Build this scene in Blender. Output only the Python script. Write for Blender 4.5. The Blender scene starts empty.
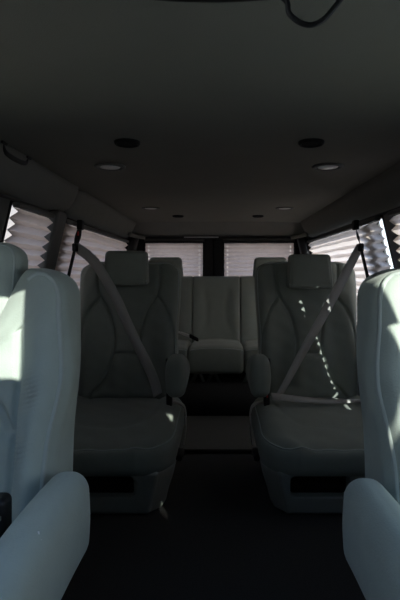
import bpy, bmesh, math, random
from mathutils import Vector, Matrix
random.seed(4)
SC = bpy.context.scene
C = SC.collection
PI = math.pi

# ------------------------------------------------------------------ materials
def mat(name, col, rough=0.8, metal=0.0, noise=0.0, nscale=60, bump=0.0, bscale=300, sheen=0.0, spec=0.3):
    m = bpy.data.materials.new(name); m.use_nodes = True
    nt = m.node_tree; N = nt.nodes; L = nt.links
    b = N['Principled BSDF']
    b.inputs['Roughness'].default_value = rough
    b.inputs['Metallic'].default_value = metal
    b.inputs['Specular IOR Level'].default_value = spec
    b.inputs['Base Color'].default_value = (*col, 1)
    if sheen:
        b.inputs['Sheen Weight'].default_value = sheen
        b.inputs['Sheen Roughness'].default_value = 0.5
    tc = N.new('ShaderNodeTexCoord')
    if noise:
        n = N.new('ShaderNodeTexNoise'); n.inputs['Scale'].default_value = nscale; n.inputs['Detail'].default_value = 5
        r = N.new('ShaderNodeMix'); r.data_type = 'RGBA'
        r.inputs[6].default_value = (*[max(0, c*(1-noise)) for c in col], 1)
        r.inputs[7].default_value = (*[min(1, c*(1+noise)) for c in col], 1)
        L.new(tc.outputs['Object'], n.inputs['Vector']); L.new(n.outputs['Fac'], r.inputs[0])
        L.new(r.outputs[2], b.inputs['Base Color'])
    if bump:
        n2 = N.new('ShaderNodeTexNoise'); n2.inputs['Scale'].default_value = bscale; n2.inputs['Detail'].default_value = 3
        bp = N.new('ShaderNodeBump'); bp.inputs['Strength'].default_value = bump; bp.inputs['Distance'].default_value = 0.002
        L.new(tc.outputs['Object'], n2.inputs['Vector']); L.new(n2.outputs['Fac'], bp.inputs['Height'])
        L.new(bp.outputs['Normal'], b.inputs['Normal'])
    return m

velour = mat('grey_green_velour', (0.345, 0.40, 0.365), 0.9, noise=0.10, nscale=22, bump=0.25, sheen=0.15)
velour_shaded = mat('grey_green_velour_shaded', (0.26, 0.29, 0.257), 0.9, noise=0.08, nscale=25, bump=0.25, sheen=0.1)  # same velour, darkened to put the rear rows' shade into the colour
piping_m = mat('piping_cord', (0.36, 0.41, 0.39), 0.7, noise=0.05)
headliner = mat('headliner_cloth', (0.20, 0.19, 0.165), 0.95, noise=0.06, nscale=8, bump=0.3, bscale=400)
trimcloth = mat('valance_cloth', (0.19, 0.185, 0.165), 0.95, noise=0.08, nscale=12, bump=0.3)
wall_m = mat('wall_plastic', (0.10, 0.10, 0.095), 0.6, noise=0.05)
black_m = mat('black_plastic', (0.012, 0.012, 0.013), 0.5)
rubber_m = mat('black_rubber', (0.008, 0.008, 0.008), 0.7)
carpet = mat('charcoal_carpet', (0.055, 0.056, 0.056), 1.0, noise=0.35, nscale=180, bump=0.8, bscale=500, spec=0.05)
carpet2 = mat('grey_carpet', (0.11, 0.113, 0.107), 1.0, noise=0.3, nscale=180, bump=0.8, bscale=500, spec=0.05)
base_m = mat('seat_base_plastic', (0.27, 0.29, 0.265), 0.6, noise=0.04, nscale=40)
webbing = mat('grey_webbing', (0.42, 0.42, 0.40), 0.6, noise=0.1, nscale=200, bump=0.4, bscale=700)
web_black = mat('black_webbing', (0.02, 0.02, 0.02), 0.7, bump=0.3, bscale=700)
chrome = mat('brushed_metal', (0.6, 0.6, 0.6), 0.25, metal=1.0)
lens_m = mat('lamp_lens', (0.85, 0.85, 0.83), 0.15, spec=0.7)
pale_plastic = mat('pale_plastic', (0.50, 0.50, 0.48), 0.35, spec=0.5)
red_m = mat('red_plastic', (0.5, 0.02, 0.02), 0.4)
asphalt = mat('pale_concrete', (0.42, 0.40, 0.37), 0.95, noise=0.15, nscale=3)
silver = mat('sun_blocker_foil', (0.35, 0.35, 0.36), 0.5, noise=0.05)
white_m = mat('white_thread', (0.8, 0.8, 0.8), 0.6)

def glass_mat(name, tint):
    m = bpy.data.materials.new(name); m.use_nodes = True
    nt = m.node_tree; N = nt.nodes; L = nt.links; N.clear()
    o = N.new('ShaderNodeOutputMaterial'); t = N.new('ShaderNodeBsdfTransparent'); g = N.new('ShaderNodeBsdfGlossy')
    x = N.new('ShaderNodeMixShader')
    t.inputs[0].default_value = (*tint, 1); g.inputs['Roughness'].default_value = 0.02
    x.inputs[0].default_value = 0.05
    L.new(t.outputs[0], x.inputs[1]); L.new(g.outputs[0], x.inputs[2]); L.new(x.outputs[0], o.inputs[0])
    return m
glass = glass_mat('tinted_glass', (0.80, 0.84, 0.86))
glass_dimmed = glass_mat('dimmed_left_glass', (0.60, 0.585, 0.57))  # tint darkened to dim the daylight on the left shades
glass_dimmed_rear = glass_mat('dimmed_rear_glass', (0.71, 0.69, 0.68))  # tint darkened to dim the daylight on the rear shades
glass_clear = glass_mat('clear_glass', (0.93, 0.96, 0.95))

def shade_mat(name, col, trans):
    m = bpy.data.materials.new(name); m.use_nodes = True
    nt = m.node_tree; N = nt.nodes; L = nt.links; N.clear()
    o = N.new('ShaderNodeOutputMaterial')
    d = N.new('ShaderNodeBsdfDiffuse'); t = N.new('ShaderNodeBsdfTranslucent'); a = N.new('ShaderNodeAddShader')
    tc = N.new('ShaderNodeTexCoord'); n = N.new('ShaderNodeTexNoise'); n.inputs['Scale'].default_value = 40
    mp = N.new('ShaderNodeMapping'); mp.inputs['Scale'].default_value = (1, .15, 1)
    L.new(tc.outputs['Object'], mp.inputs[0]); L.new(mp.outputs[0], n.inputs['Vector'])
    r = N.new('ShaderNodeMix'); r.data_type = 'RGBA'
    r.inputs[6].default_value = (*[c*trans*0.85 for c in col], 1); r.inputs[7].default_value = (*[c*trans*1.15 for c in col], 1)
    L.new(n.outputs['Fac'], r.inputs[0]); L.new(r.outputs[2], t.inputs[0])
    d.inputs[0].default_value = (*[c*0.45 for c in col], 1)
    L.new(d.outputs[0], a.inputs[0]); L.new(t.outputs[0], a.inputs[1]); L.new(a.outputs[0], o.inputs[0])
    return m
shade_m = shade_mat('pleated_shade_cloth', (0.95, 0.82, 0.74), 0.46)

# ------------------------------------------------------------------ helpers
def link(name, bm, m, parent=None, smooth=True):
    me = bpy.data.meshes.new(name); bm.normal_update(); bm.to_mesh(me); bm.free()
    me.materials.append(m)
    if smooth:
        for p in me.polygons: p.use_smooth = True
    o = bpy.data.objects.new(name, me); C.objects.link(o)
    if parent: o.parent = parent
    return o
def thing(name, label, cat, loc=(0, 0, 0), group=None, rotz=0):
    o = bpy.data.objects.new(name, None); C.objects.link(o); o.location = loc; o.rotation_euler = (0, 0, rotz)
    o.empty_display_size = .05
    o['label'] = label; o['category'] = cat
    if group: o['group'] = group
    return o
def tag(o, label, cat, group=None):
    o['label'] = label; o['category'] = cat
    if group: o['group'] = group
    return o
def struct(name, bm, m, parent=None, smooth=False, label=None, cat=None):
    o = link(name, bm, m, parent, smooth)
    if not parent: o['kind'] = 'structure'
    if label: o['label'] = label; o['category'] = cat
    return o
def sstep(a, b, x):
    t = max(0, min(1, (x-a)/(b-a))); return t*t*(3-2*t)

def add_hex(bm, pts):
    """eight corners: four bottom (ccw), four top"""
    v = [bm.verts.new(p) for p in pts]
    for f in ((3, 2, 1, 0), (4, 5, 6, 7), (0, 1, 5, 4), (1, 2, 6, 5), (2, 3, 7, 6), (3, 0, 4, 7)):
        bm.faces.new([v[i] for i in f])
def add_box(bm, x0, x1, y0, y1, z0, z1):
    add_hex(bm, [(x0, y0, z0), (x1, y0, z0), (x1, y1, z0), (x0, y1, z0), (x0, y0, z1), (x1, y0, z1), (x1, y1, z1), (x0, y1, z1)])
def recalc(bm): bmesh.ops.recalc_face_normals(bm, faces=bm.faces[:])

def catmull(pts, n=8):
    P = [Vector(p) for p in pts]; out = []
    for i in range(len(P)-1):
        p0 = P[max(0, i-1)]; p1 = P[i]; p2 = P[i+1]; p3 = P[min(len(P)-1, i+2)]
        for k in range(n):
            t = k/n
            out.append(0.5*((2*p1)+(p2-p0)*t+(2*p0-5*p1+4*p2-p3)*t*t+(3*p1-p0-3*p2+p3)*t**3))
    out.append(P[-1]); return out
def add_tube(bm, pts, r, n=8, closed=False):
    P = [Vector(p) for p in pts]; rings = []
    up = Vector((0.13, 0.31, 0.94)).normalized()
    for i, p in enumerate(P):
        a = P[i-1] if (i > 0 or closed) else P[i]; b = P[(i+1) % len(P)] if (i < len(P)-1 or closed) else P[i]
        t = (b-a).normalized() if (b-a).length > 1e-9 else Vector((0, 0, 1))
        s = t.cross(up)
        if s.length < 1e-3: s = t.cross(Vector((1, 0, 0)))
        s.normalize(); w = s.cross(t); up = w
        rr = r(i/(len(P)-1)) if callable(r) else r
        rings.append([bm.verts.new(p+(s*math.cos(2*PI*k/n)+w*math.sin(2*PI*k/n))*rr) for k in range(n)])
    m = len(rings)
    for i in range(m if closed else m-1):
        A = rings[i]; B = rings[(i+1) % m]
        for k in range(n): bm.faces.new((A[k], A[(k+1) % n], B[(k+1) % n], B[k]))
    if not closed: bm.faces.new(rings[0][::-1]); bm.faces.new(rings[-1])
def add_lathe(bm, prof, loc=(0, 0, 0), n=32, axis='z'):
    """prof: list of (radius, height)"""
    rings = []
    L = Vector(loc)
    for r, h in prof:
        ring = []
        for k in range(n):
            a = 2*PI*k/n; c, s = math.cos(a)*r, math.sin(a)*r
            ring.append(bm.verts.new(L+(Vector((c, s, h)) if axis == 'z' else Vector((h, c, s)))))
        rings.append(ring)
    for A, B in zip(rings, rings[1:]):
        for k in range(n): bm.faces.new((A[k], A[(k+1) % n], B[(k+1) % n], B[k]))
    bm.faces.new(rings[0][::-1]); bm.faces.new(rings[-1])
def add_ribbon(bm, pts, widths, thick=0.002, n=8):
    """pts: centre line, widths: width vectors at each control point"""
    P = catmull(pts, n); W = catmull(widths, n); rings = []
    for i, p in enumerate(P):
        t = (P[min(i+1, len(P)-1)]-P[max(i-1, 0)]).normalized()
        w = W[i]; nn = t.cross(w).normalized()*thick
        rings.append([bm.verts.new(p-w/2-nn), bm.verts.new(p+w/2-nn), bm.verts.new(p+w/2+nn), bm.verts.new(p-w/2+nn)])
    for A, B in zip(rings, rings[1:]):
        for k in range(4): bm.faces.new((A[k], A[(k+1) % 4], B[(k+1) % 4], B[k]))
    bm.faces.new(rings[0][::-1]); bm.faces.new(rings[-1])

class Pad:
    """rounded upholstered block: half sizes, edge radius, then a deform"""
    def __init__(s, half, r, deform=None, loc=(0, 0, 0)):
        s.h = half; s.r = r; s.d = deform; s.loc = Vector(loc)
    def pm(s, p):
        q = [0, 0, 0]; d = [0, 0, 0]
        for i in range(3):
            v = p[i]*s.h[i]; lim = s.h[i]-s.r
            q[i] = max(-lim, min(lim, v)); d[i] = v-q[i]
        D = Vector(d)
        # turn the cube corner into a round one
        m = max(abs(c) for c in d)
        if m > 1e-9: D = D.normalized()*m
        v = Vector(q)+D
        if s.d: v = Vector(s.d(v, p))
        return v+s.loc
    def coords(s, i, n):
        # denser near the rounded edges
        lim = (s.h[i]-s.r)/s.h[i]; k = 5
        a = [-1+(1-lim)*j/k for j in range(k)]
        m = max(2, n); b = [-lim+2*lim*j/m for j in range(m+1)]
        return a+b+[-x for x in a[::-1]]
    def build(s, bm, n=(20, 6, 20)):
        X = s.coords(0, n[0]); Y = s.coords(1, n[1]); Z = s.coords(2, n[2])
        cache = {}
        def V(p):
            k = tuple(round(c, 5) for c in p)
            if k not in cache: cache[k] = bm.verts.new(s.pm(p))
            return cache[k]
        def face(A, B, f):
            for i in range(len(A)-1):
                for j in range(len(B)-1):
                    q = [V(f(A[i], B[j])), V(f(A[i+1], B[j])), V(f(A[i+1], B[j+1])), V(f(A[i], B[j+1]))]
                    bm.faces.new(q)
        face(X, Y, lambda a, b: (a, b, 1)); face(X[::-1], Y, lambda a, b: (a, b, -1))
        face(X, Z, lambda a, b: (a, -1, b)); face(X[::-1], Z, lambda a, b: (a, 1, b))
        face(Y, Z, lambda a, b: (1, a, b)); face(Y[::-1], Z, lambda a, b: (-1, a, b))
        return bm
    def obj(s, name, m, parent, n=(20, 6, 20)):
        return link(name, s.build(bmesh.new(), n), m, parent)
def pipe(pad, path, r, name='piping', parent=None, m=None, off=0.0):
    bm = bmesh.new(); pts = [pad.pm(p) for p in path]
    add_tube(bm, pts, r, 8); return link(name, bm, m or piping_m, parent)

def segdist(px, pz, poly):
    best = 9
    for (ax, az), (bx, bz) in zip(poly, poly[1:]):
        dx, dz = bx-ax, bz-az; l = dx*dx+dz*dz
        t = 0 if l == 0 else max(0, min(1, ((px-ax)*dx+(pz-az)*dz)/l))
        e = math.hypot(px-ax-t*dx, pz-az-t*dz)
        if e < best: best = e
    return best
def smooth2(poly, n=6): return [(p.x, p.y) for p in catmull([(a, b, 0) for a, b in poly], n)]
def mirror2(poly): return [(-a, b) for a, b in poly]

# ------------------------------------------------------------------ the van's shell
H = 1.32           # headliner height
YB = 3.80          # rear doors
def wx(z):         # inner face of side walls: tumblehome above the sill
    return 0.85 if z <= 0.60 else 0.85-0.23*(z-0.60)

bm = bmesh.new(); add_box(bm, -.95, .95, -1.0, 3.95, -.08, 0.0)
struct('floor', bm, carpet)
bm = bmesh.new()
pts = [(-0.84, 2.49), (0.84, 2.49), (0.84, 3.79), (-0.84, 3.79)]
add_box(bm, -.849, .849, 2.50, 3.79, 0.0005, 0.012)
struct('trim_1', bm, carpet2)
bm = bmesh.new(); add_tube(bm, [(-.845, 2.49, 0.010), (.845, 2.49, 0.010)], 0.011, 10)
struct('trim_2', bm, rubber_m, smooth=True)

# roof
bm = bmesh.new()
ny, nx = 30, 20
grid = []
for j in range(ny+1):
    y = 0.515+(YB+.08-0.515)*j/ny
    grid.append([bm.verts.new((-.72+1.44*i/nx, y, H+0.0-0.012*abs(-1+2*i/nx)**4)) for i in range(nx+1)])
for j in range(ny):
    for i in range(nx): bm.faces.new((grid[j][i], grid[j+1][i], grid[j+1][i+1], grid[j][i+1]))
bmesh.ops.recalc_face_normals(bm, faces=bm.faces[:])
r = bmesh.ops.extrude_face_region(bm, geom=bm.faces[:])
for v in r['geom']:
    if isinstance(v, bmesh.types.BMVert): v.co.z = H+.06
recalc(bm)
struct('ceiling', bm, headliner, smooth=False)

# side walls with real openings: (y0, y1) of glass
GL = {-1: [(.45, .70), (1.66, 2.06), (2.26, 3.66)], 1: [(-.02, .74), (1.50, 1.90), (2.085, 3.66)]}
Z0, Z1 = 0.62, 1.185
def wall_hex(bm, s, y0, y1, z0, z1, t=0.09):
    a0, a1 = wx(z0), wx(z1)
    if s > 0: add_hex(bm, [(a0, y0, z0), (a0+t, y0, z0), (a0+t, y1, z0), (a0, y1, z0), (a1, y0, z1), (a1+t, y0, z1), (a1+t, y1, z1), (a1, y1, z1)])
    else: add_hex(bm, [(-a0-t, y0, z0), (-a0, y0, z0), (-a0, y1, z0), (-a0-t, y1, z0), (-a1-t, y0, z1), (-a1, y0, z1), (-a1, y1, z1), (-a1-t, y1, z1)])
for s, nm in ((-1, 'wall_left'), (1, 'wall_right')):
    bm = bmesh.new()
    wall_hex(bm, s, -1.0, 3.9, -.05, 0.60); wall_hex(bm, s, -1.0, 3.9, 0.60, Z0)
    wall_hex(bm, s, 0.47, 3.9, Z1, 1.37, .04)
    ys = [None]+GL[s]
    prev = -.25
    wall_hex(bm, s, -.25, GL[s][0][0], Z0, 1.0)
    for k in range(len(GL[s])):
        a = GL[s][k][1]; b = GL[s][k+1][0] if k+1 < len(GL[s]) else 3.9
        wall_hex(bm, s, a, b, Z0, Z1)
    struct(nm, bm, wall_m)
wn = 1
for s in (-1, 1):
    for k, (y0, y1) in enumerate(GL[s]):
        bm = bmesh.new(); o = 0.030
        a0, a1 = wx(Z0)+o, wx(Z1)+o
        t = .004
        add_hex(bm, [(s*a0, y0, Z0), (s*(a0+t), y0, Z0), (s*(a0+t), y1, Z0), (s*a0, y1, Z0), (s*a1, y0, Z1), (s*(a1+t), y0, Z1), (s*(a1+t), y1, Z1), (s*a1, y1, Z1)])
        recalc(bm)
        w = struct('window_%d' % wn, bm, glass_clear if k == 0 else glass_dimmed if s < 0 else glass); wn += 1
        # rubber frame round the pane
        bm = bmesh.new(); b0, b1 = s*(wx(Z0)+.004), s*(wx(Z1)+.004)
        c = [(b0, y0, Z0), (b0, y1, Z0), (b1, y1, Z1), (b1, y0, Z1)]
        add_tube(bm, c, 0.010, 6, closed=True)
        link('window_frame', bm, rubber_m, w)

# rear doors with openings
RW = [(-.575, -.115), (.045, .600)]; RZ0, RZ1 = 0.60, 1.172
def door(n, x0, x1, wx0, wx1):
    bm = bmesh.new()
    add_box(bm, x0, wx0, YB, YB+.06, 0.0, 1.30); add_box(bm, wx1, x1, YB, YB+.06, 0.0, 1.30)
    add_box(bm, wx0, wx1, YB, YB+.06, 0.0, RZ0); add_box(bm, wx0, wx1, YB, YB+.06, RZ1, 1.30)
    d = struct('door_%d' % n, bm, wall_m)
    bm = bmesh.new(); add_box(bm, wx0, wx1, YB+.03, YB+.034, RZ0, RZ1); link('window_pane', bm, glass_dimmed_rear, d, False)
    bm = bmesh.new()
    add_tube(bm, [(wx0, YB-.004, RZ0), (wx1, YB-.004, RZ0), (wx1, YB-.004, RZ1), (wx0, YB-.004, RZ1)], .011, 6, closed=True)
    link('window_frame', bm, rubber_m, d)
    # padded black surround
    bm = bmesh.new(); hx = (x0+x1)/2
    for a, b in ((x0+.004, wx0-.008), (wx1+.008, x1-.004)):
        P = Pad(((b-a)/2, .008, .30), .006, None, ((a+b)/2, YB-.0082, .90)); P.build(bm, (2, 1, 2))
    link('door_trim', bm, black_m, d)
door(1, -.86, -.036-.001, *RW[0]); door(2, -.036+.001, .86, *RW[1])

# rear header under the headliner and the rail below it
bm = bmesh.new()
prof = [(3.62, H-.001), (3.66, H-.03), (3.70, H-.065), (3.735, H-.092), (3.79, H-.10), (3.79, H-.001)]
A = [bm.verts.new((-.70, y, z)) for y, z in prof]; B = [bm.verts.new((.70, y, z)) for y, z in prof]
for k in range(len(prof)): bm.faces.new((A[k], A[(k+1) % 6], B[(k+1) % 6], B[k]))
bm.faces.new(A); bm.faces.new(B[::-1]); recalc(bm)
struct('trim_3', bm, trimcloth)
bm = bmesh.new(); Pad((.66, .013, .010), .008, None, (0, 3.752, 1.206)).build(bm, (4, 1, 1))
rail = struct('trim_4', bm, black_m, smooth=True)
bm = bmesh.new(); Pad((.135, .006, .0045), .004, None, (-.13, 3.734, 1.211)).build(bm, (4, 1, 1)); link('pale_rail_strip', bm, pale_plastic, rail)  # short pale strip in front of the rail

# soft valances above the side windows
def valance(s, y0, y1, extra, n):
    bm = bmesh.new()
    prof = [(.615, H-.004), (.632-extra, H-.035), (.648-extra, H-.070), (.668-extra, H-.098), (.690, H-.118), (.712, H-.121), (.722, H-.112), (.735, H-.004)]
    cx, cz = .69, H-.05
    m = 26; rings = []
    for j in range(m+1):
        t = j/m; y = y0+(y1-y0)*t
        e = min(t, 1-t)*(y1-y0); k = 1.0
        if e < .05: k = 0.45+0.55*math.sqrt(max(0, 1-(1-e/.05)**2))
        rings.append([bm.verts.new((s*(cx+(px-cx)*k), y, H-.004-(H-.004-pz)*(0.6+0.4*k))) for px, pz in prof])
    for A, B in zip(rings, rings[1:]):
        for k in range(len(prof)): bm.faces.new((A[k], A[(k+1) % len(prof)], B[(k+1) % len(prof)], B[k]))
    bm.faces.new(rings[0]); bm.faces.new(rings[-1][::-1]); recalc(bm)
    o = struct('trim_%d' % n, bm, trimcloth, smooth=True)
    bm = bmesh.new()
    add_tube(bm, [(s*.716, y0+.03, H-.128), (s*.716, y1-.03, H-.128)], .006, 8)
    link('edge_cord', bm, black_m, o)
valance(-1, 0.95, 2.165, 0.012, 5); valance(-1, 2.175, 3.70, 0.0, 6); valance(1, 0.95, 3.70, 0.004, 7)
# rear corner posts
for i, s in enumerate((-1, 1)):
    bm = bmesh.new()
    def cd(v, p, s=s): return (v.x+s*(.0-.23*(v.z)), v.y, v.z)
    Pad((.032, .05, .34), .025, cd, (s*.722, 3.735, .88)).build(bm, (2, 2, 8))
    struct('trim_%d' % (8+i), bm, black_m, smooth=True)
    bm = bmesh.new()
    P = catmull([(s*.655, 3.55, H-.10), (s*.63, 3.68, H-.105), (s*.57, 3.728, H-.112)], 8)
    add_tube(bm, P, .016, 10); struct('trim_%d' % (10+i), bm, trimcloth, smooth=True)

# padded cover on the left pillar between the windows, slider post in the right window
bm = bmesh.new()
def pd(v, p): return (v.x+.23*v.z, v.y, v.z)
Pad((.026, .062, .30), .014, pd, (-(wx(.90)-.024), 2.068, .90)).build(bm, (2, 3, 6))
struct('trim_14', bm, wall_m, smooth=True)
bm = bmesh.new()
def pd2(v, p): return (v.x-.23*v.z, v.y, v.z)
Pad((.008, .055, .285), .004, pd2, (wx(.90)+.014, 2.255, .90)).build(bm, (1, 2, 6))
struct('trim_15', bm, wall_m, smooth=True)
# pleated window shades
def side_shade(s, y0, y1, label, off=0.028, z0=0.63, z1=1.165):
    t = thing('pleated_shade', label, 'window shade', (s*(wx(.9)-.03), (y0+y1)/2, z0), 'pleated shades on the windows')
    L = t.location.copy()
    bm = bmesh.new(); pitch = .039; n = int((z1-z0)/pitch*2); amp = .0125
    rows = []
    m = 24
    for k in range(n+1):
        z = z0+(z1-z0)*k/n
        row = []
        for j in range(m+1):
            y = y0+(y1-y0)*j/m
            x = wx(z)-off+(amp if k % 2 else -amp)+.0012*math.sin(j*1.7+k*2.1)
            row.append(bm.verts.new(Vector((s*x, y, z+.0015*math.sin(j*.9+k)))-L))
        rows.append(row)
    for A, B in zip(rows, rows[1:]):
        for j in range(m): bm.faces.new((A[j], A[j+1], B[j+1], B[j]))
    recalc(bm)
    # thin cloth thickness
    link('shade_cloth', bm, shade_m, t, False)
    bm = bmesh.new(); Pad((.013, (y1-y0)/2, .009), .004, None, (s*(wx(z1)-off-.002)-L.x, 0, z1+.007-L.z)).build(bm, (1, 3, 1)); link('head_rail', bm, wall_m, t)
    bm = bmesh.new(); Pad((.013, (y1-y0)/2, .009), .004, None, (s*(wx(z0)-off)-L.x, 0, -.005)).build(bm, (1, 3, 1)); link('bottom_rail', bm, wall_m, t)
    return t
side_shade(-1, .43, .72, 'unseen pleated shade added to cut light at the front left door window')  # out of view, added to cut side light reaching the front seats
side_shade(-1, 1.64, 1.995, 'grey pleated shade on the left side window nearest the front seat')
side_shade(-1, 2.15, 3.66, 'grey pleated shade on left window beside the second row seat')
side_shade(1, 2.072, 3.66, 'bright pleated shade on right window behind hanging seat belt')
side_shade(1, 1.50, 1.925, 'bright pleated shade at right photo edge above front seat')
def rear_shade(x0, x1, label):
    z0, z1 = .61, 1.165; y = YB-.034
    t = thing('pleated_shade', label, 'window shade', ((x0+x1)/2, y, z0), 'pleated shades on the windows')
    L = t.location.copy(); bm = bmesh.new(); n = int((z1-z0)/.032*2); rows = []
    xs = sorted([x0+(x1-x0)*j/16 for j in range(17)]+[x0+.024, x0+.0275, x1-.0275, x1-.024])
    hole = [round(x0+.024, 5), round(x1-.0275, 5)]        # cord holes
    for k in range(n+1):
        z = z0+(z1-z0)*k/n
        rows.append([bm.verts.new(Vector((x, y+(.006 if k % 2 else -.006), z+.0012*math.sin(x*31+k)))-L) for x in xs])
    for k in range(n):
        A, B = rows[k], rows[k+1]
        for j in range(len(xs)-1):
            if round(xs[j], 5) in hole and k % 2 == 0: continue
            bm.faces.new((A[j], A[j+1], B[j+1], B[j]))
    recalc(bm); link('shade_cloth', bm, shade_m, t, False)
    bm = bmesh.new(); Pad(((x1-x0)/2, .008, .007), .004, None, (0, 0, z1+.009-z0)).build(bm, (3, 1, 1)); link('head_rail', bm, black_m, t)
dseal = bmesh.new(); add_tube(dseal, [(-.036, YB-.002, .02), (-.036, YB-.002, 1.21)], .009, 8)
struct('trim_13', dseal, rubber_m, smooth=True)
rear_shade(RW[0][0]+.006, RW[0][1]-.004, 'pleated shade over left rear door window')
rear_shade(RW[1][0]+.004, RW[1][1]-.006, 'pleated shade over right rear door window')

# ------------------------------------------------------------------ the cab ahead of the camera
bm = bmesh.new()   # roof header and A pillars
add_box(bm, -.74, .74, .455, .52, 1.292, 1.40)
for s in (-1, 1):
    a = Vector((s*.735, .48, 1.30)); b = Vector((s*.84, -.55, .80))
    add_tube(bm, [a, b], .020, 8)
struct('trim_12', bm, wall_m, smooth=False)
bm = bmesh.new()
add_hex(bm, [(-.82, -.56, .80), (.82, -.56, .80), (.82, -.556, .80), (-.82, -.556, .80), (-.70, .46, 1.30), (.70, .46, 1.30), (.70, .464, 1.30), (-.70, .464, 1.30)])
struct('window_7', bm, glass_clear)
bm = bmesh.new(); add_box(bm, -.90, .90, -1.0, -.56, 0, .80)
struct('wall_front', bm, wall_m)
dash = thing('dashboard', 'dark dashboard across the front of the cab', 'dashboard', (0, -.40, 0))
Pad((.80, .14, .12), .06, None, (0, 0, .62)).obj('dash_top', black_m, dash, (10, 4, 4))
Pad((.78, .08, .27), .05, None, (0, -.05, .275)).obj('lower_panel', black_m, dash, (10, 4, 4))
# added unseen sunshade behind the windscreen, cut to shape the sun patches
def ws(y): return .80+(y+.556)/1.016*.5
def blocker_edges(y):      # left and right edge of the foil at this height up the glass
    if y < .23: a = -.70
    else: a = -.007-(y-.23)*.44
    b = min(.80-.08*(y+.5), (.330 if y < .19 else .353 if y < .33 else .376)+(.93-y)*.532)
    return a, b
ss = bmesh.new(); rows = []
for y in (-.50, -.2, .0, .189, .191, .229, .231, .329, .331, .460):
    a, b = blocker_edges(y); off = .018 if y < .4 else .0
    rows.append([ss.verts.new((a+(b-a)*k/16, y, ws(y)-off-(.012 if k % 2 and off else 0))) for k in range(17)])
for A, B in zip(rows, rows[1:]):
    for j in range(16): ss.faces.new((A[j], A[j+1], B[j+1], B[j]))
r = bmesh.ops.extrude_face_region(ss, geom=ss.faces[:])
for v in r['geom']:
    if isinstance(v, bmesh.types.BMVert): v.co.z -= .004
recalc(ss)
tag(link('added_sun_blocker', ss, silver, None, False), 'added unseen sunshade standing against the windscreen', 'sunshade')

vis = thing('visor_sun_blocker', 'unseen sun visor added to block sun on the left front seat', 'sun visor', (-.355, .475, 1.290))  # out-of-view panel added to trim the top of the seat's sun patch
Pad((.27, .006, .027), .005, None, (0, 0, -.027)).obj('blocker_panel', headliner, vis, (6, 1, 3))
bm = bmesh.new(); add_tube(bm, [(-.22, 0, 0), (.22, 0, 0)], .005); link('blocker_rod', bm, black_m, vis)
# rear-view mirror with hanging cable at the very top of the picture
mir = thing('rear_view_mirror', 'black rear-view mirror at top centre of photo', 'mirror', (-.008, .50, 1.241))
def md(v, p): return (v.x*(1-.06*(p[2] < 0)), v.y, v.z-.005*(1-(abs(v.x)/.088)**2)*(1 if v.z < 0 else 0))
Pad((.085, .012, .018), .009, md, (0, 0, .0055)).obj('mirror_housing', black_m, mir, (12, 2, 4))
bm = bmesh.new(); Pad((.074, .001, .014), .0008, None, (0, .0125, .006)).build(bm, (4, 1, 2)); link('mirror_glass', bm, chrome, mir)
bm = bmesh.new(); add_tube(bm, catmull([(0, -.005, .01), (0, -.03, .04), (0, -.055, .062)], 6), .006); link('mirror_stem', bm, black_m, mir)
bm = bmesh.new()
def at(px, py, d): return ((px-218)/480*d, d, .94+(272-py)/480*d)
add_tube(bm, catmull([at(278, -6, .50), at(287, 2, .50), at(289, 13, .50), at(299, 22, .50), at(311, 25, .50), at(323, 20, .50), at(334, 8, .50), at(343, -4, .50), at(350, -16, .50)], 8), .0030, 8)
tag(link('hanging_cable', bm, black_m), 'loose black cable loop hanging beside the mirror', 'cable')

# ------------------------------------------------------------------ ceiling lamps and vents
def ceil_lamp(x, y, label, r=.056):
    t = thing('ceiling_lamp', label, 'ceiling lamp', (x, y, H), 'round reading lamps in the headliner')
    bm = bmesh.new(); add_lathe(bm, [(r, .0), (r*.99, -.004), (r*.90, -.007), (r*.72, -.007), (r*.70, -.002)], n=36); link('bezel', bm, wall_m, t)
    bm = bmesh.new(); add_lathe(bm, [(r*.68, -.003), (r*.60, -.007), (r*.35, -.009), (r*.05, -.010)], (0, 0, 0), 32); link('lens', bm, lens_m, t)
def ceil_vent(x, y, label, r=.038):
    t = thing('ceiling_vent', label, 'air vent', (x, y, H), 'round black vents in the headliner')
    bm = bmesh.new(); add_lathe(bm, [(r, 0), (r*.98, -.006), (r*.88, -.010), (r*.76, -.008), (r*.72, -.001)], n=32); link('vent_ring', bm, rubber_m, t)
    bm = bmesh.new()
    for k in range(-2, 3):
        w = math.sqrt((r*.74)**2-(k*r*.26)**2); add_box(bm, -w, w, k*r*.26-.001, k*r*.26+.003, -.006, -.001)
    link('vent_louvre', bm, rubber_m, t, False)
ceil_lamp(-.387, 1.72, 'round pale ceiling lamp, larger one on the left side')
ceil_lamp(.394, 1.72, 'round bright ceiling lamp, larger one on the right side')
ceil_lamp(-.398, 2.84, 'small-looking far ceiling lamp on the left side')
ceil_lamp(.395, 2.84, 'small-looking far ceiling lamp on the right side')
ceil_vent(-.265, 1.40, 'round black ceiling vent just ahead of left near lamp')
ceil_vent(.272, 1.40, 'round black ceiling vent just ahead of right near lamp')
ceil_vent(-.27, 3.24, 'tiny black ceiling vent near rear, left of centre')
ceil_vent(.27, 3.24, 'tiny black ceiling vent near rear, right of centre')
# coat hook at the left edge
hk = thing('grab_handle', 'black grab handle on headliner at upper left edge', 'handle', (-.625, 1.47, H-.003))
bm = bmesh.new(); add_tube(bm, catmull([(0, -.09, 0), (.004, -.075, -.026), (.004, 0, -.032), (.004, .075, -.026), (0, .09, 0)], 8), .008, 10); link('grip', bm, black_m, hk)
for q in (-.09, .09):
    Pad((.014, .018, .006), .004, None, (0, q, -.004)).obj('mount', black_m, hk, (2, 2, 1))

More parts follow.
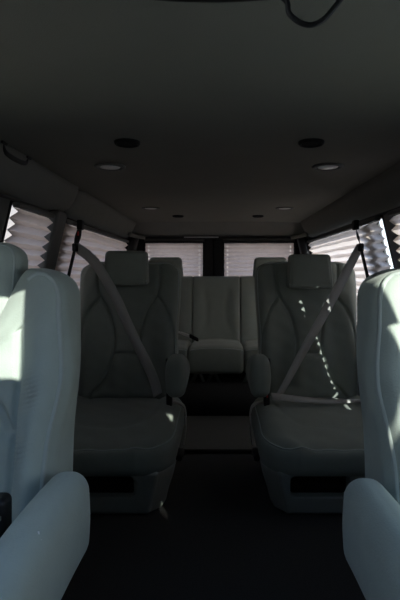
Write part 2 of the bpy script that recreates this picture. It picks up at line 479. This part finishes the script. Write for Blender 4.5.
# ------------------------------------------------------------------ seats
def groove(x, z, seams, depth=.010, w=.010):
    d = min((segdist(x, z, s) for s in seams), default=9)
    return depth*math.exp(-(d/w)**2) + .35*depth*math.exp(-(d/(w*3.2))**2)

# second row captain's chairs -------------------------------------------------
A2 = smooth2([(.165, .68), (.150, .54), (.095, .44), (.066, .33), (.066, .235), (.10, .13), (.175, .03)])
C2 = smooth2([(.145, .52), (.195, .45), (.232, .32), (.236, .06)])
SE2 = [A2, mirror2(A2), C2, mirror2(C2), smooth2([(-.066, .235), (0, .240), (.066, .235)])]
def second_seat(s, label):
    cx = s*.457; yb = 2.36
    t = thing('captain_seat', label, 'car seat', (cx, 2.2, 0), 'second row captain seats')
    # ---- backrest: local x about cx, z from 0.30
    Hh = .70; lean = .17; HX = .262
    def bd(v, p):
        x, y, z = v; z += Hh/2                        # 0..Hh
        R = .07; tt = max(0, min(.985, (z-(Hh-R))/R))
        k = (HX-R+R*math.sqrt(1-tt*tt))/HX
        k *= 1-.05*math.exp(-((z-.30)/.16)**2) + .00
        k *= .93+.07*sstep(0, .25, z)
        fr = max(0, -p[1]) if abs(p[1]) < 1 else (1 if p[1] < 0 else 0)
        u = abs(x)/HX
        dy = 0
        if p[1] < 0:
            f = fr
            dy -= f*.030*math.exp(-((u-.84)/.22)**2)*sstep(.62, .45, z)      # side bolsters
            dy -= f*.022*math.exp(-((z-.20)/.14)**2)*(1-sstep(.2, .55, u))   # lumbar
            dy -= f*.012*math.exp(-((z-.60)/.07)**2)
            dy += f*groove(x*k, z, SE2, .015, .0065)
            dy += f*.0015*math.sin(x*61+z*43)*math.sin(z*37-x*20)
        return (x*k, y*(1-.25*(z/Hh))+dy+lean*z, z)
    P = Pad((HX, .075, Hh/2), .050, bd, (0, yb+.075-2.2, .295))
    bk = P.obj('backrest', velour_shaded, t, (84, 4, 108))
    path = [(s2, -.86, q) for s2 in (1,) for q in ()]
    edge = [(-1, -.80, -1+1.9*k/40) for k in range(41)]+[(-.92+1.84*k/24, -.80, 1) for k in range(25)]+[(1, -.80, .9-1.9*k/40) for k in range(41)]
    pipe(P, edge, .0035, parent=bk)
    # ---- headrest block hanging over the front of the top
    def hd(v, p):
        x, y, z = v; k = 1-.05*(z/.085)
        dy = -.010*(1-(x/.11)**2) if p[1] < 0 else 0
        if p[1] < 0: dy += .004*math.exp(-((abs(x)-.095)/.004)**2)+.004*math.exp(-((z+.062)/.005)**2)
        return (x*k, y+dy+.12*z, z)
    hz = 1.045-.085 if s < 0 else 1.028-.085
    HP = Pad((.106, .050, .085), .020, hd, (0, 2.405-2.2, hz))
    hr = HP.obj('headrest', velour_shaded, t, (22, 5, 16))
    pipe(HP, [(-.96, -1, -.9), (-.96, -1, .0), (-.96, -1, .9), (0, -1, .96), (.96, -1, .9), (.96, -1, 0), (.96, -1, -.9)][0:0] or [(-.98, -.9, -1+2*k/12) for k in range(13)], .0025, parent=hr)
    pipe(HP, [(.98, -.9, -1+2*k/12) for k in range(13)], .0025, parent=hr)
    # ---- seat cushion
    CX, CY, CZ = .285, .285, .085
    cyc = 2.105
    def cd(v, p):
        x, y, z = v
        R = .15; yy = (-y-(CY-R))/R; tt = max(0, min(.98, yy))
        k = (CX-R+R*math.sqrt(1-tt*tt))/CX
        dz = 0; dy = 0
        if p[2] > 0:
            f = p[2] if abs(p[2]) < 1 else 1
            dz += f*.016*(1-(x/CX)**2)*(1-(y/CY)**2)
            dz += f*.014*math.exp(-((abs(x)-.22)/.05)**2)
            dz -= f*groove(x, y, CSE, .008, .010)
            dz -= f*.045*sstep(-.05, -.285, y)
            dz += f*.002*math.sin(x*37+y*21)*math.sin(y*29)
        if p[1] < 0: dy -= .018*(1-(z/CZ)**2)
        sidek = 1+.03*(1-(z/CZ)**2)
        return (x*k*sidek, y+dy, z+dz+.05*0)
    CSE = [smooth2([(.17, .28), (.175, .0), (.12, -.12), (0, -.15)]), smooth2([(-.17, .28), (-.175, .0), (-.12, -.12), (0, -.15)])]
    CP = Pad((CX, CY, CZ), .045, cd, (0, cyc-2.2, .235))
    cu = CP.obj('seat_cushion', velour_shaded, t, (40, 36, 6))
    e = [(-1, .8-1.75*k/30, .80) for k in range(31)]+[(-.95+1.9*k/30, -1, .80) for k in range(31)]+[(1, -.95+1.75*k/30, .80) for k in range(31)]
    pipe(CP, e, .0035, parent=cu)
    # ---- base with a dark storage recess cut into its front
    def bsd(v, p):
        x, y, z = v; k = .86+.14*sstep(-.09, .09, z)
        R = .07; yy = (-y-(.22-R))/R; tt = max(0, min(.98, yy)); k2 = (.285-R+R*math.sqrt(1-tt*tt))/.285
        return (x*k*k2, y-.012*(z/.09)*(1 if y < 0 else 0), z)
    BP = Pad((.285, .25, .088), .018, bsd, (0, 2.09-2.2, .089))
    base = BP.obj('seat_base', base_m, t, (16, 10, 6))
    rx0, rx1 = (-.18, .045) if s > 0 else (-.115, .135)
    cut = bmesh.new(); Pad(((rx1-rx0)/2, .09, .042), .018, None, ((rx0+rx1)/2, 1.87-2.2, .118)).build(cut, (4, 3, 3))
    co = link('cutter', cut, black_m, t)
    md_ = base.modifiers.new('b', 'BOOLEAN'); md_.object = co; md_.operation = 'DIFFERENCE'; md_.solver = 'EXACT'
    bpy.context.view_layer.update()
    dg = bpy.context.evaluated_depsgraph_get()
    me = bpy.data.meshes.new_from_object(base.evaluated_get(dg))
    base.modifiers.clear(); base.data = me
    bpy.data.objects.remove(co)
    bm = bmesh.new(); Pad(((rx1-rx0)/2-.001, .038, .0405), .017, None, ((rx0+rx1)/2, 1.903-2.2, .118)).build(bm, (4, 3, 3))
    # open the tray at the front
    dl = [f for f in bm.faces if f.calc_center_median().y < 1.87-2.2]
    bmesh.ops.delete(bm, geom=dl, context='FACES')
    tr = link('storage_tray', bm, black_m, base)
    for q in (.06, .165):
        if s < 0:
            bm = bmesh.new(); add_lathe(bm, [(.006, 0), (.005, .004), (.001, .006)], (0, 0, 0), 10)
            o = link('screw', bm, chrome, base); o.location = (rx0+q, 1.936-2.2, .105); o.rotation_euler = (PI/2, 0, 0)
    # ---- armrest on the aisle side
    ax = -s*(.457-.178)
    def ad(v, p):
        x, y, z = v; k = 1-.14*sstep(-.02, .085, abs(z)); kk = 1-.35*sstep(-.08, .15, y)
        return (x*k, y-.010*(1-(z/.09)**2)*(1 if y < 0 else 0), z*kk-.02*sstep(-.1, .15, y))
    AP = Pad((.047, .155, .088), .036, ad, (ax, 2.155-2.2, .497))
    am = AP.obj('armrest', velour_shaded, t, (6, 14, 10))
    bm = bmesh.new(); add_lathe(bm, [(.020, -.03), (.020, .03)], (0, 0, 0), 16, 'x'); hinge = link('armrest_hinge', bm, black_m, t); hinge.location = (ax-ax/abs(ax)*.045, 2.335-2.2, .50)
    # recline lever on the aisle side of the cushion
    bm = bmesh.new()
    add_tube(bm, catmull([(0, .05, -.03), (0, .0, 0), (0, -.04, .01), (0, -.09, .005)], 6), lambda q: .012+.006*math.sin(q*3), 10)
    lv = link('recline_lever', bm, black_m, t); lv.location = (-s*.300, 2.02-2.2, .185)
    return t
seatL = second_seat(-1, 'grey-green captain seat left of the aisle in second row, behind sunlit front seat')
seatR = second_seat(1, 'grey-green captain seat right of the aisle in second row, with lap belt across it')

# ---- seat belts of the second row
def belt(s, label):
    t = thing('seat_belt', label, 'seat belt', (s*.668, 2.33, 1.154), 'second row seat belts')
    L = t.location
    def w(p): return Vector(p)-L
    # upright from the roof mount to the wall reel
    bm = bmesh.new()
    add_ribbon(bm, [w((s*.668, 2.33, 1.165)), w((s*.680, 2.33, 1.11)), w((s*.692, 2.33, 1.065))],
               [(0, .040, 0), (.02, .03, 0), (0, .042, 0)], .0015)
    add_ribbon(bm, [w((s*.694, 2.335, 1.06)), w((s*.716, 2.33, .96)), w((s*.746, 2.33, .83)), w((s*.80, 2.33, .58))],
               [(0, .044, 0)]*4, .0015)
    link('hanging_strap', bm, web_black, t)
    bm = bmesh.new(); Pad((.014, .022, .024), .008, None, w((s*.668, 2.33, 1.168))).build(bm, (2, 2, 2)); link('roof_mount', bm, black_m, t)
    bm = bmesh.new(); Pad((.012, .030, .020), .008, None, w((s*.688, 2.325, 1.058))).build(bm, (2, 2, 2)); gd = link('belt_guide', bm, black_m, t)
    if s < 0:
        bm = bmesh.new(); Pad((.003, .006, .010), .002, None, w((s*.672, 2.305, 1.125))).build(bm, (1, 1, 1)); link('release_button', bm, red_m, t)
    bm = bmesh.new()
    if s < 0:
        pts = [(-.682, 2.322, 1.058), (-.594, 2.318, .985), (-.497, 2.305, .83), (-.445, 2.29, .724), (-.394, 2.28, .617), (-.309, 2.25, .457), (-.277, 2.215, .372)]
        wd = [(.02, 0, .045), (.035, 0, .035)]+[(.040, -.008, .028)]*5
    else:
        pts = [(.680, 2.322, 1.050), (.612, 2.315, .926), (.537, 2.30, .79), (.463, 2.29, .663), (.388, 2.27, .538), (.313, 2.24, .413), (.276, 2.21, .365)]
        wd = [(.02, 0, -.045), (.034, 0, -.030)]+[(.036, .006, -.024), (.036, .006, -.024), (.032, .006, -.022), (.026, .006, -.018), (.022, .006, -.014)]
    add_ribbon(bm, [w(p) for p in pts], wd, .0012, 10)
    link('shoulder_strap', bm, webbing, t)
    if s > 0:
        bm = bmesh.new()
        add_ribbon(bm, [w(p) for p in [(.245, 2.20, .372), (.36, 2.17, .366), (.50, 2.17, .356), (.66, 2.22, .345)]], [(0, -.038, -.020), (0, -.036, -.016), (0, -.034, -.01), (0, -.03, -.006)], .0012, 10)
        link('lap_strap', bm, webbing, t)
    # buckle and its stalk beside the cushion
    bx = s*.185
    bm = bmesh.new(); Pad((.013, .022, .032), .007, None, w((s*.222, 2.195, .360))).build(bm, (2, 2, 3)); link('buckle', bm, black_m, t)
    if s > 0:
        bm = bmesh.new(); Pad((.004, .005, .008), .002, None, w((s*.222, 2.170, .380))).build(bm, (1, 1, 1)); link('release_button', bm, red_m, t)
    bm = bmesh.new(); add_ribbon(bm, [w((s*.215, 2.21, .345)), w((s*.155, 2.18, .33)), w((s*.143, 2.16, .25)), w((s*.152, 2.16, .17))], [(0, .04, .0)]*4, .002, 8)
    link('buckle_strap', bm, webbing, t)
    return t
belt(-1, 'grey seat belt hanging diagonally across the left second row seat')
belt(1, 'grey seat belt crossing the right second row seat with lap strap')

# third row bench ---------------------------------------------------------------
bench = thing('rear_bench', 'grey three-section rear bench seat in front of the rear doors', 'bench seat', (0, 3.3, 0.012))
SEB = [smooth2([(-.10, .50), (-.08, .3), (-.13, .22), (-.15, .05)]), smooth2([(.10, .50), (.08, .3), (.13, .22), (.15, .05)])]
secs = [(-.735, -.192), (-.190, .165), (.167, .735)]
for i, (x0, x1) in enumerate(secs):
    hx = (x1-x0)/2; c = (x0+x1)/2
    def bd(v, p, hx=hx):
        x, y, z = v; z += .31
        dy = 0
        if p[1] < 0:
            u = abs(x)/hx
            dy -= .02*math.exp(-((u-.8)/.25)**2)*sstep(.62, .4, z)
            dy += groove(x/hx*.2, z, SEB, .007, .010)
            dy -= .012*math.exp(-((z-.2)/.15)**2)
        return (x, y+dy+.14*z, z)
    P = Pad((hx, .065, .31), .014, bd, (c, 3.60-3.3, .275))
    P.obj('backrest_section', velour_shaded, bench, (18, 3, 26))
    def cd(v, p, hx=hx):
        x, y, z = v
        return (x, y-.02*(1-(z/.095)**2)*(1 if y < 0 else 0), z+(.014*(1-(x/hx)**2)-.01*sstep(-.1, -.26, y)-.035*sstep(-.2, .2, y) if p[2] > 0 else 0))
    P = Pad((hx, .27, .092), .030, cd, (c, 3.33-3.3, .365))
    o = P.obj('cushion_section', velour_shaded, bench, (14, 14, 5))
    e = [(-1+2*k/20, -1, .8) for k in range(21)]; pipe(P, e, .003, parent=o)
for s in (-1, 1):
    def hd(v, p): return (v.x*(1-.06*(v.z/.08)), v.y+.1*v.z, v.z)
    Pad((.130, .045, .085), .030, hd, (s*.400, 3.66-3.3, .955)).obj('headrest', velour_shaded, bench, (12, 4, 8))
    for q in (-.05, .05):
        bm = bmesh.new(); add_tube(bm, [(s*.40+q, 3.68-3.3, .82), (s*.40+q, 3.665-3.3, .90)], .006); link('headrest_post', bm, chrome, bench)
for x in (-.60, -.17, -.07, .17, .60):
    bm = bmesh.new()
    add_tube(bm, [(x, -.15, .2), (x+.04, -.14, .285)], .012, 8); add_tube(bm, [(x+.08, -.15, .2), (x+.04, -.14, .285)], .012, 8)
    link('leg', bm, base_m, bench)
bm = bmesh.new(); add_box(bm, -.70, .70, 3.09-3.3, 3.50-3.3, 0.0, .21)
bmesh.ops.bevel(bm, geom=bm.edges[:], offset=.012, segments=2, affect='EDGES')
link('under_seat_box', bm, carpet, bench)
# belt with a bright buckle lying on the bench
bb = thing('bench_belt_buckle', 'bright metal belt buckle lying on rear bench beside left seat', 'belt buckle', (-.228, 3.36, .472))
Pad((.030, .012, .010), .004, lambda v, p: (v.x, v.y, v.z+.35*v.x*-1), (0, 0, .030))  .obj('tongue', pale_plastic, bb, (3, 1, 1))
Pad((.032, .016, .014), .006, lambda v, p: (v.x, v.y, v.z-.5*v.x), (.06, 0, .008)).obj('buckle_body', black_m, bb, (3, 2, 2))
bm = bmesh.new(); add_ribbon(bm, [(-.13, .02, .03), (-.06, .01, .045), (-.02, 0, .035)], [(0, .03, .01)]*3, .0015); link('strap', bm, webbing, bb)

# front seats -------------------------------------------------------------------
A3 = smooth2([(.110, .52), (.118, .36), (.135, .24), (.125, .10), (.105, .0)])
D3 = smooth2([(.118, .30), (.06, .36), (-.06, .36), (-.118, .30)])
W3 = [smooth2([(.04+.02*k, .215+.028*k), (.10, .235+.028*k)]) for k in range(0, 3)]
SE3 = [A3, mirror2(A3), D3, smooth2([(-.12, .12), (0, .10), (.12, .12)])]
def front_seat(s, label, dx=0, dy0=0):
    cx = s*.535+dx; t = thing('captain_seat', label, 'car seat', (cx, 1.0+dy0, 0), 'front captain seats')
    Hh = .62; HX = .205; lean = .26
    def bd(v, p):
        x, y, z = v; z += Hh/2
        R = .075; tt = max(0, min(.985, (z-(Hh-R))/R)); k = (HX-R+R*math.sqrt(1-tt*tt))/HX
        k *= 1+.085*math.exp(-((z-.40)/.10)**2)*(1-sstep(-.6, .8, p[1]))+.03*math.exp(-((z-.40)/.10)**2) - .02*sstep(.4, .6, z)
        back = (p[1]+1)/2
        k *= 1+.055*back+.05*sstep(.34, .05, z)
        dy = 0
        fr = 1 if p[1] <= -1 else max(0, -p[1])
        u = abs(x)/HX
        if p[1] < 0:
            dy -= fr*.034*math.exp(-((u-.80)/.20)**2)*sstep(.60, .40, z)*sstep(-.1, .2, z)
            dy -= fr*.020*math.exp(-((z-.16)/.13)**2)*(1-sstep(.2, .5, u))
            dy += fr*groove(x, z, SE3, .014, .006)
            # small gathers of cloth by the seams
            for zc, xc in ((.375, .150), (.27, .145)):
                dy += fr*.0038*math.sin((z-.45*abs(x))*700)*math.exp(-((z-zc)/.028)**2)*math.exp(-((abs(x)-xc)/.022)**2)
            dy += fr*.0015*math.sin(x*61+z*43)*math.sin(z*37-x*20)
        dip = .13*sstep(.175, .03, abs(x))*sstep(.40, Hh, z)
        dipf = dip*1.0
        return (x*k, y*(1-.20*(z/Hh))+dy+lean*(z-.2)-.06*sstep(.42, .0, z)*0, z-dipf)
    P = Pad((HX, .078, Hh/2), .036, bd, (0, .985-1.0, .329))
    bk = P.obj('backrest', velour, t, (70, 6, 150))
    for q in (-1, 1):
        pipe(P, [(q*.985, -.96, -1+1.93*k/50) for k in range(51)]+[(q*(.96-.25*k/8), -.96, .985) for k in range(9)], .0062, parent=bk)
    pth = [(.55, -1, -.9+.0*k) for k in range(0)]
    # headrest standing behind the notch
    def hd(v, p):
        x, y, z = v; R = .05; tt = max(0, min(.98, (z-(.095-R))/R)); k = (.083-R+R*math.sqrt(1-tt*tt))/.083
        return (x*k, y+.15*z, z)
    HP = Pad((.083, .045, .095), .032, hd, (0, 1.105-1.0, .915))
    hr = HP.obj('headrest', velour, t, (16, 5, 12))
    for q in (-1, 1): pipe(HP, [(q*.97, -.92, -1+1.9*k/14) for k in range(15)]+[(q*(.92-.5*k/6), -.92, .98) for k in range(7)], .004, parent=hr)
    for q in (-.05, .05):
        bm = bmesh.new(); add_tube(bm, [(q, .125, .74), (q, .125, .86)], .006); link('headrest_post', bm, chrome, t)
    # cushion and base
    CX, CY, CZ = .215, .25, .07
    def cd(v, p):
        x, y, z = v; R = .09; tt = max(0, min(.98, (-y-(CY-R))/R)); k = (CX-R+R*math.sqrt(1-tt*tt))/CX
        return (x*k, y, z+((.012*math.exp(-((abs(x)-.18)/.05)**2)+.02*sstep(0, -.2, y)) if p[2] > 0 else 0))
    CP = Pad((CX, CY, CZ), .04, cd, (0, .66-1.0, .345)); cu = CP.obj('seat_cushion', velour, t, (20, 18, 5))
    pipe(CP, [(-1, .8-1.75*k/20, .8) for k in range(21)]+[(-.95+1.9*k/20, -1, .8) for k in range(21)]+[(1, -.95+1.75*k/20, .8) for k in range(21)], .004, parent=cu)
    Pad((.19, .20, .137), .03, None, (0, .68-1.0, .138)).obj('seat_base', base_m, t, (6, 6, 4))
    # armrest on the aisle side
    ax = (-.281 if s < 0 else .267)-cx
    def ad(v, p):
        x, y, z = v
        k = 1-.10*sstep(.0, .09, abs(z))
        fw = sstep(-.02, -.22, y)
        return (x*k*(1-.15*fw), y, z*(1-.30*fw)+.0*fw+.012*math.sin((y+.2)*7))
    AP = Pad((.042, .215, .083), .036, ad, (ax, .715-1.0, .478))
    am = AP.obj('armrest', velour, t, (8, 20, 10))
    bm = bmesh.new(); add_lathe(bm, [(.022, -.028), (.022, .028)], (0, 0, 0), 16, 'x'); hg = link('armrest_hinge', bm, black_m, t); hg.location = (ax+s*.045, .875-1.0, .48)
    if s < 0:
        bm = bmesh.new()
        p0 = Vector(at(42, 549, .67)); p1 = Vector(at(47, 557, .66))
        q0 = AP.pm((.9, 0, 0))
        o = None
        pts = [AP.pm((.70+.09*k, -.12-.012*k, 1-.03*k))+Vector((.0, 0, .001)) for k in range(4)]
        add_tube(bm, pts, .0012, 6); link('loose_thread', bm, white_m, am)
    return t
front_seat(-1, 'sunlit grey-green front seat at the left photo edge', .005)
front_seat(1, 'shadowed blue-grey front seat at the right photo edge', -.010, -.03)
# black buckle at the left edge
fb = thing('belt_buckle', 'black belt buckle on left front seat at bottom left photo edge', 'belt buckle', (-.352, .80, .385))
Pad((.016, .020, .048), .012, None, (-.012, 0, .135)).obj('buckle_body', black_m, fb, (3, 3, 4))
bm = bmesh.new(); add_tube(bm, catmull([(-.012, 0, .10), (-.014, .01, .05), (-.02, .02, .0)], 5), .010, 8); link('stalk', bm, black_m, fb)
Pad((.008, .002, .004), .0015, None, (-.008, -.021, .155)).obj('latch_slot', chrome, fb, (2, 1, 1))

# ------------------------------------------------------------------ outdoors
bm = bmesh.new(); add_box(bm, -40, 40, -40, 40, -.60, -.55)
struct('ground', bm, asphalt)

# ------------------------------------------------------------------ light
W = bpy.data.worlds.new('sky'); SC.world = W; W.use_nodes = True
nt = W.node_tree; bg = nt.nodes['Background']
tc = nt.nodes.new('ShaderNodeTexCoord'); sp = nt.nodes.new('ShaderNodeSeparateXYZ'); cr = nt.nodes.new('ShaderNodeValToRGB')
nt.links.new(tc.outputs['Generated'], sp.inputs[0]); nt.links.new(sp.outputs['Z'], cr.inputs[0])
cr.color_ramp.elements[0].position = 0.0; cr.color_ramp.elements[0].color = (0.98, 0.97, 0.96, 1)
cr.color_ramp.elements[1].position = 0.7; cr.color_ramp.elements[1].color = (0.34, 0.56, 1.0, 1)
nt.links.new(cr.outputs[0], bg.inputs['Color']); bg.inputs['Strength'].default_value = 2.7
sun = bpy.data.lights.new('sun', 'SUN'); sun.energy = 11.0; sun.angle = math.radians(.6); sun.color = (1.0, .95, .86)
so = bpy.data.objects.new('sun', sun); C.objects.link(so)
az, el = math.radians(28), math.radians(28)
d = Vector((math.sin(az)*math.cos(el), -math.cos(az)*math.cos(el), math.sin(el)))
so.rotation_euler = d.to_track_quat('Z', 'Y').to_euler(); so.location = (3, -5, 4)

# ------------------------------------------------------------------ camera
cam = bpy.data.cameras.new('camera'); co = bpy.data.objects.new('camera', cam); C.objects.link(co)
co.location = (0, 0, .94); co.rotation_euler = (PI/2, 0, 0)
cam.sensor_fit = 'VERTICAL'; cam.sensor_height = 36; cam.lens = 480/600*36
cam.shift_x = -18/600; cam.shift_y = -28/600; cam.clip_start = .02
SC.camera = co
SC.view_settings.view_transform = 'Standard'; SC.view_settings.look = 'None'
SC.view_settings.gamma = 1; SC.view_settings.use_curve_mapping = False
SC.view_settings.exposure = 0.0
